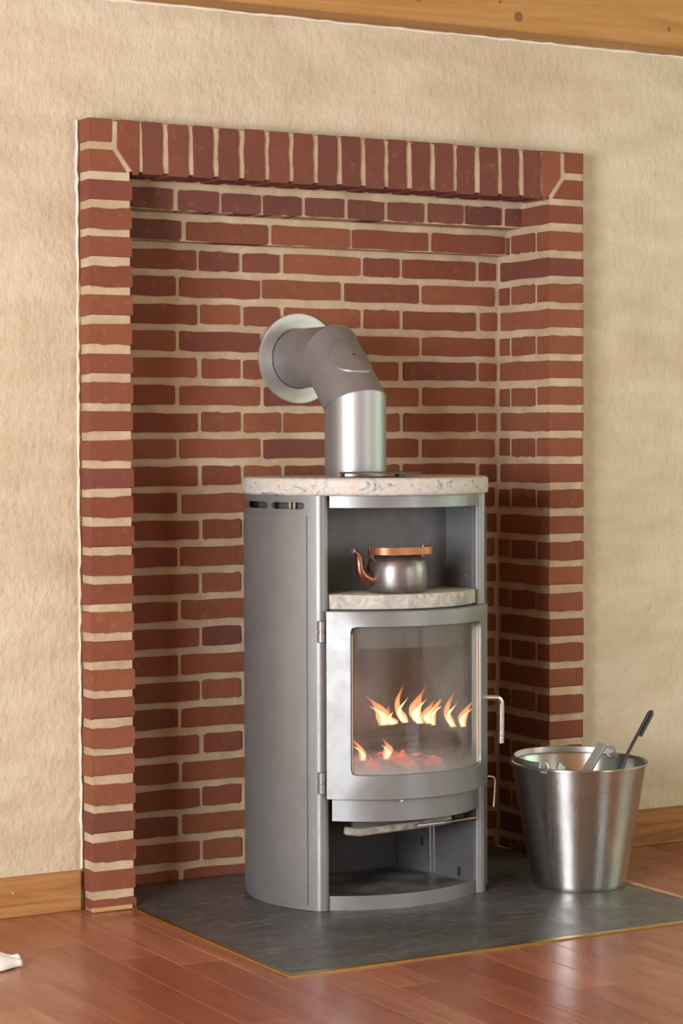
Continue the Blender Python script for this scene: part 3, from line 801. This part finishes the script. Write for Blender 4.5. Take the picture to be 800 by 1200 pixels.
FL = [((449,850),(434,812),.020,-.20,'tall narrow flame at the left end of the top log'),
      ((462,850),(450,826),.016,-.205,'short flame rising from the left half of the top log'),
      ((476,848),(463,800),.012,-.17,'thin faint flame curling up behind the middle of the log'),
      ((492,848),(490,803),.020,-.21,'tallest bright flame in the middle of the fire'),
      ((503,848),(504,818),.016,-.20,'bright flame just right of the tallest one'),
      ((508,850),(520,806),.010,-.16,'thin orange flame leaning right behind the log end'),
      ((531,852),(524,808),.012,-.265,'slim curved flame over the right log'),
      ((543,852),(553,814),.013,-.278,'rightmost flame near the edge of the glass'),
      ((452,890),(453,863),.014,-.30,'small bright flame standing in front of the log'),
      ((424,892),(415,862),.011,-.27,'low flame licking up at the far left of the glass')]
for k,(b,t,wd,y,lab) in enumerate(FL): flame(ray_at(*b,y), ray_at(*t,y), wd, 30+k, lab)
fl_ = bpy.data.lights.new('fire_glow','POINT'); fl_.energy = .12; fl_.color = (1,.45,.18); fl_.shadow_soft_size = .05
o = bpy.data.objects.new('fire_glow', fl_); COL.objects.link(o); o.location = (.68,-.19,.44)

# ================================================================ FLUE PIPE
PX, PY, PZ, PR = .675, -.05, 1.300, .0748
flue = empty('flue_pipe', (PX,PY,1.006), 'grey metal flue pipe bending from the stove top into the brick wall', 'flue pipe')
def ring(c, nrm, axis, R, seg=48):       # slice of a pipe (direction axis) by a plane through c
    axis = Vector(axis); nrm = Vector(nrm); u = Vector((1,0,0)); v_ = axis.cross(u)
    out = []
    for k in range(seg):
        a = 2*PI*k/seg; d = u*math.cos(a)*R+v_*math.sin(a)*R
        out.append(Vector(c)+d-axis*(d.dot(nrm)/axis.dot(nrm)))
    return out
tt = .118; zA = PZ-tt-1.006; cA = (0,0,zA); cB = (0,tt,PZ-1.006); ya = .24-PY
dv, dm, dh = Vector((0,0,1)), Vector((0,.70711,.70711)), Vector((0,1,0))
nA = (dv+dm).normalized(); nB = (dm+dh).normalized()
def loft(rings):
    m = MB(); n = len(rings[0])
    for r in rings: m.v += [tuple(p_) for p_ in r]
    for i in range(len(rings)-1):
        for k in range(n): k2=(k+1)%n; m.f.append((i*n+k,i*n+k2,(i+1)*n+k2,(i+1)*n+k))
    return m
loft([ring((0,0,0),dv,dv,PR),ring(cA,nA,dv,PR)]).build('vertical_pipe', MT['pipe'], flue, 60)
loft([ring(cA,nA,dm,PR+.0006),ring(cB,nB,dm,PR+.0006)]).build('elbow', MT['elbow'], flue, 60)
loft([ring(cB,nB,dh,PR),ring((0,ya-.002,PZ-1.006),dh,dh,PR)]).build('horizontal_pipe', MT['elbow'], flue, 60)
for c_,n_ in ((cA,nA),(cB,nB)):
    q = ring(c_,n_,n_ if False else (dv if c_==cA else dh),PR+.0012); m = MB(); m.tube(q+[q[0]],.0012,6); m.build('seam', MT['elbow'], flue, 60)
# round inspection cover wrapped over the outside of the elbow
mc = (Vector(cA)+Vector(cB))/2; nout = dm.cross(Vector((1,0,0))).normalized()
if nout.y > 0: nout = -nout
def cover(R0, off0, off1):
    m = MB(); K = 40; rings = [(.0001,off1),(R0*.5,off1),(R0-.003,off1),(R0,off0)]
    for k in range(K):
        a = 2*PI*k/K
        for q,of in rings:
            s = q*math.cos(a); th = q*math.sin(a)/PR; p_ = mc+dm*s+(nout*math.cos(th)+Vector((1,0,0))*math.sin(th))*(PR+of); m.v.append(tuple(p_))
    n = len(rings)
    for k in range(K):
        for i in range(n-1): k2=(k+1)%K; m.f.append((k*n+i,k2*n+i,k2*n+i+1,k*n+i+1))
    return m
mc = mc+dm*.006
cv = cover(.060,.0008,.0035).build('inspection_cover', MT['elbow'], flue, 40)
m = MB(); m.lathe([(.0001,.0025),(.003,.002),(.004,0)],12); o = m.build('screw', MT['stove_dark'], cv, 40)
o.rotation_euler = nout.to_track_quat('Z','Y').to_euler(); o.location = mc+nout*(PR+.0036)
m = MB(); m.lathe([(.0775,0),(.0775,.003),(.095,.0045),(.109,.0065),(.1135,.006),(.115,.003),(.115,0)],64); o = m.build('wall_collar', MT['collar'], flue, 50); o.rotation_euler=(R_(90),0,0); o.location=(0,ya-.0005,PZ-1.006)

# ================================================================ TRIVET
tr = empty('trivet', (.637,-.232,1.006), 'thin dark round metal trivet on small feet on the granite top', 'trivet')
m = MB(); m.lathe([(.0001,.0085),(.070,.0085),(.094,.0085),(.097,.0095),(.097,.0108),(.094,.0118),(.0001,.0118)],48); m.build('disc', MT['inner'], tr, 40)
for a in (151,-87,32):
    m = MB(); m.lathe([(.0001,0),(.0045,0),(.005,.001),(.005,.0085),(.0001,.0085)],14,(.088*math.cos(R_(a)),.088*math.sin(R_(a)),0)); m.build('foot', MT['stove_dark'], tr, 40)

# ================================================================ KETTLE
kt = empty('copper_kettle', (.652,-.283,.7375), 'small tarnished copper kettle with a curved spout on the stone shelf', 'kettle')
prof = [(.0001,0),(.060,0),(.0655,.002),(.069,.008),(.0712,.022),(.0716,.040),(.0706,.058),(.0675,.072),(.062,.081),(.053,.086),(.046,.0875)]
m = MB(); m.lathe(prof,48); m.build('body', MT['kettle'], kt, 50)
m = MB(); m.lathe([(.048,.086),(.047,.090),(.030,.0935),(.010,.095),(.0001,.095)],36); lid = m.build('lid', MT['kettle'], kt, 50)
m = MB(); m.lathe([(.0001,.094),(.004,.094),(.004,.099),(.007,.101),(.006,.105),(.0001,.106)],16); m.build('knob', MT['copper_dark'], lid, 50)
sp = [(-.060,.0,.030),(-.078,.0,.033),(-.092,.0,.042),(-.099,.0,.055),(-.1005,.0,.070),(-.1025,.0,.085),(-.109,.0,.095),(-.118,.0,.0995)]
m = MB(); m.tube(sp,[.017,.0165,.0145,.0115,.0095,.008,.0068,.0062],16); s_ = m.build('spout', MT['copper_dark'], kt, 60)
m = MB(); m.tube([(-.1165,0,.099),(-.1205,0,.1005)],.0068,16); m.build('spout_tip', MT['tin'], s_, 60)
for sg in (-1,1):
    m = MB(); m.tube([(sg*.058,0,.070),(sg*.068,0,.083),(sg*.072,0,.098),(sg*.072,0,.108)],[.007,.006,.006,.0055],12); m.build('handle_lug', MT['copper_dark'], kt, 60)
hpth = [(-.072,.002,.101)]
for i in range(0,21):
    t = R_(180*i/20); hpth.append((-.076*math.cos(t),-.010-.058*math.sin(t)**.6 if 0<i<20 else -.006,.0985))
hpth += [(.072,.002,.101)]
m = MB(); m.bar(hpth,.0175,.0025,(0,0,1)); m.build('handle', MT['copper'], kt, 40, bevel=.0006)

# ================================================================ BUCKET
BX, BY = 1.159, -.300
bk = empty('steel_bucket', (BX,BY,.003), 'stainless steel bucket holding fire tools beside the stove', 'bucket')
hh = .302
m = MB(); m.lathe([(.0001,.006),(.100,.006),(.110,.002),(.1125,.0),(.1145,.003),(.116,.012),(.1645,hh-.006),(.1665,hh-.001),(.1700,hh+.0015),(.1725,hh),(.1722,hh-.003),(.1690,hh-.002)],72)
m.build('body', MT['steel'], bk, 40)
m = MB(); m.lathe([(.0001,.0085),(.108,.0085),(.1140,.014),(.1618,hh-.006),(.1645,hh-.001),(.1675,hh+.0013)],72); m.build('inner_wall', MT['steel'], bk, 40)
# folded-down bail, resting along the rim on the left and the back
axis = math.atan2(.145,.325)       # front-left lug to back-right lug (direction of the pivot line)
ad = Vector((math.cos(R_(24)),math.sin(R_(24)),0)); nd_ = Vector((-ad.y,ad.x,0))
bp = []
for i in range(33):
    t = PI*i/32; p_ = ad*(-math.cos(t)*.1585)+nd_*(math.sin(t)*.159); bp.append((p_.x,p_.y,hh+.0060+.003*math.sin(t)))
m = MB(); m.bar(bp,.015,.0035,(0,0,1)); bail = m.build('bail', MT['steel_plain'], bk, 40, bevel=.0008)
for sg in (-1,1):
    c_ = ad*(sg*.161)
    q = [c_+Vector((0,0,hh+.004))+(nd_*-1*math.cos(t)*.0125+Vector((0,0,1))*math.sin(t)*.0125) for t in [2*PI*k/24 for k in range(25)]]
    m = MB(); m.tube(q,.0036,8); m.build('bail_eye', MT['zinc'], bk, 60)
    m = MB(); m.bar([c_+nd_*.012+Vector((0,0,hh+.0035)),c_-nd_*.002+Vector((0,0,hh+.0035))],.013,.006,(0,0,1)); m.build('bail_clip', MT['steel_plain'], bk, bevel=.001)
# tools in the bucket
def inb(x,y,z): return (BX+x,BY+y,z)
m = MB(); m.bar([(1.068,-.30,.130),(1.236,-.295,.341)],.024,.010,(.45,-.85,0)); tag(m.build('fire_tongs_arm', MT['zinc'], bevel=.001), 'flat pale grey metal bar leaning out of the bucket', 'metal bar')
p0,p1 = Vector(inb(-.030,-.004,.055)), Vector(inb(.226,.010,.414))
m = MB(); d = (p1-p0).normalized(); e_ = Vector((.75,-.5,-.4)); e_ = (e_-d*e_.dot(d)).normalized()
pp = [p0, p0.lerp(p1,.5), p1-d*.008]+[p1-d*.008+d*.008*math.sin(R_(a))+e_*.0042*(1-math.cos(R_(a))) for a in (45,90,135,180)]+[p1-d*.070+e_*.0084]
m.tube(pp,.0042,10); tag(m.build('fire_poker', MT['iron'], None, 60), 'dark iron rod with a folded-over end leaning out of the bucket', 'poker')
m = MB(); m.bar([inb(-.090,.03,.03),inb(-.060,.062,.14),inb(.004,.090,.258),inb(.020,.100,.282)],.026,.006,(1,.2,0)); tag(m.build('ash_scoop', MT['zinc'], bevel=.001), 'short grey metal tool lying low inside the bucket', 'scoop')

# ================================================================ CLOTH
m = MB(); r = random.Random(9); nu,nv = 26,16
for j in range(nv+1):
    for i in range(nu+1):
        s = i/nu; t = j/nv
        x = -.15*(1-s); y = (t-.5)*.085*(1-.35*s)
        z = .004+.026*math.sin(t*PI)**.7*(1-.25*s)+.012*math.sin(s*9+t*5)*math.sin(t*PI)*(1-s*.5)+.005*math.sin(t*19+s*6)*math.sin(t*PI)
        y += .008*math.sin(s*8+t*3); 
        m.v.append((x,y,max(.001,z)))
for j in range(nv):
    for i in range(nu): q=j*(nu+1)+i; m.f.append((q,q+1,q+nu+2,q+nu+1))
me = m.mesh('crumpled_cloth', 70); o = obj('crumpled_cloth', me, MT['cloth'], None, (-.340,-.405,0))
sm = o.modifiers.new('thickness','SOLIDIFY'); sm.thickness = .003; sm.offset = 1
tag(o, 'crumpled white cloth on the wooden floor at the left', 'cloth')
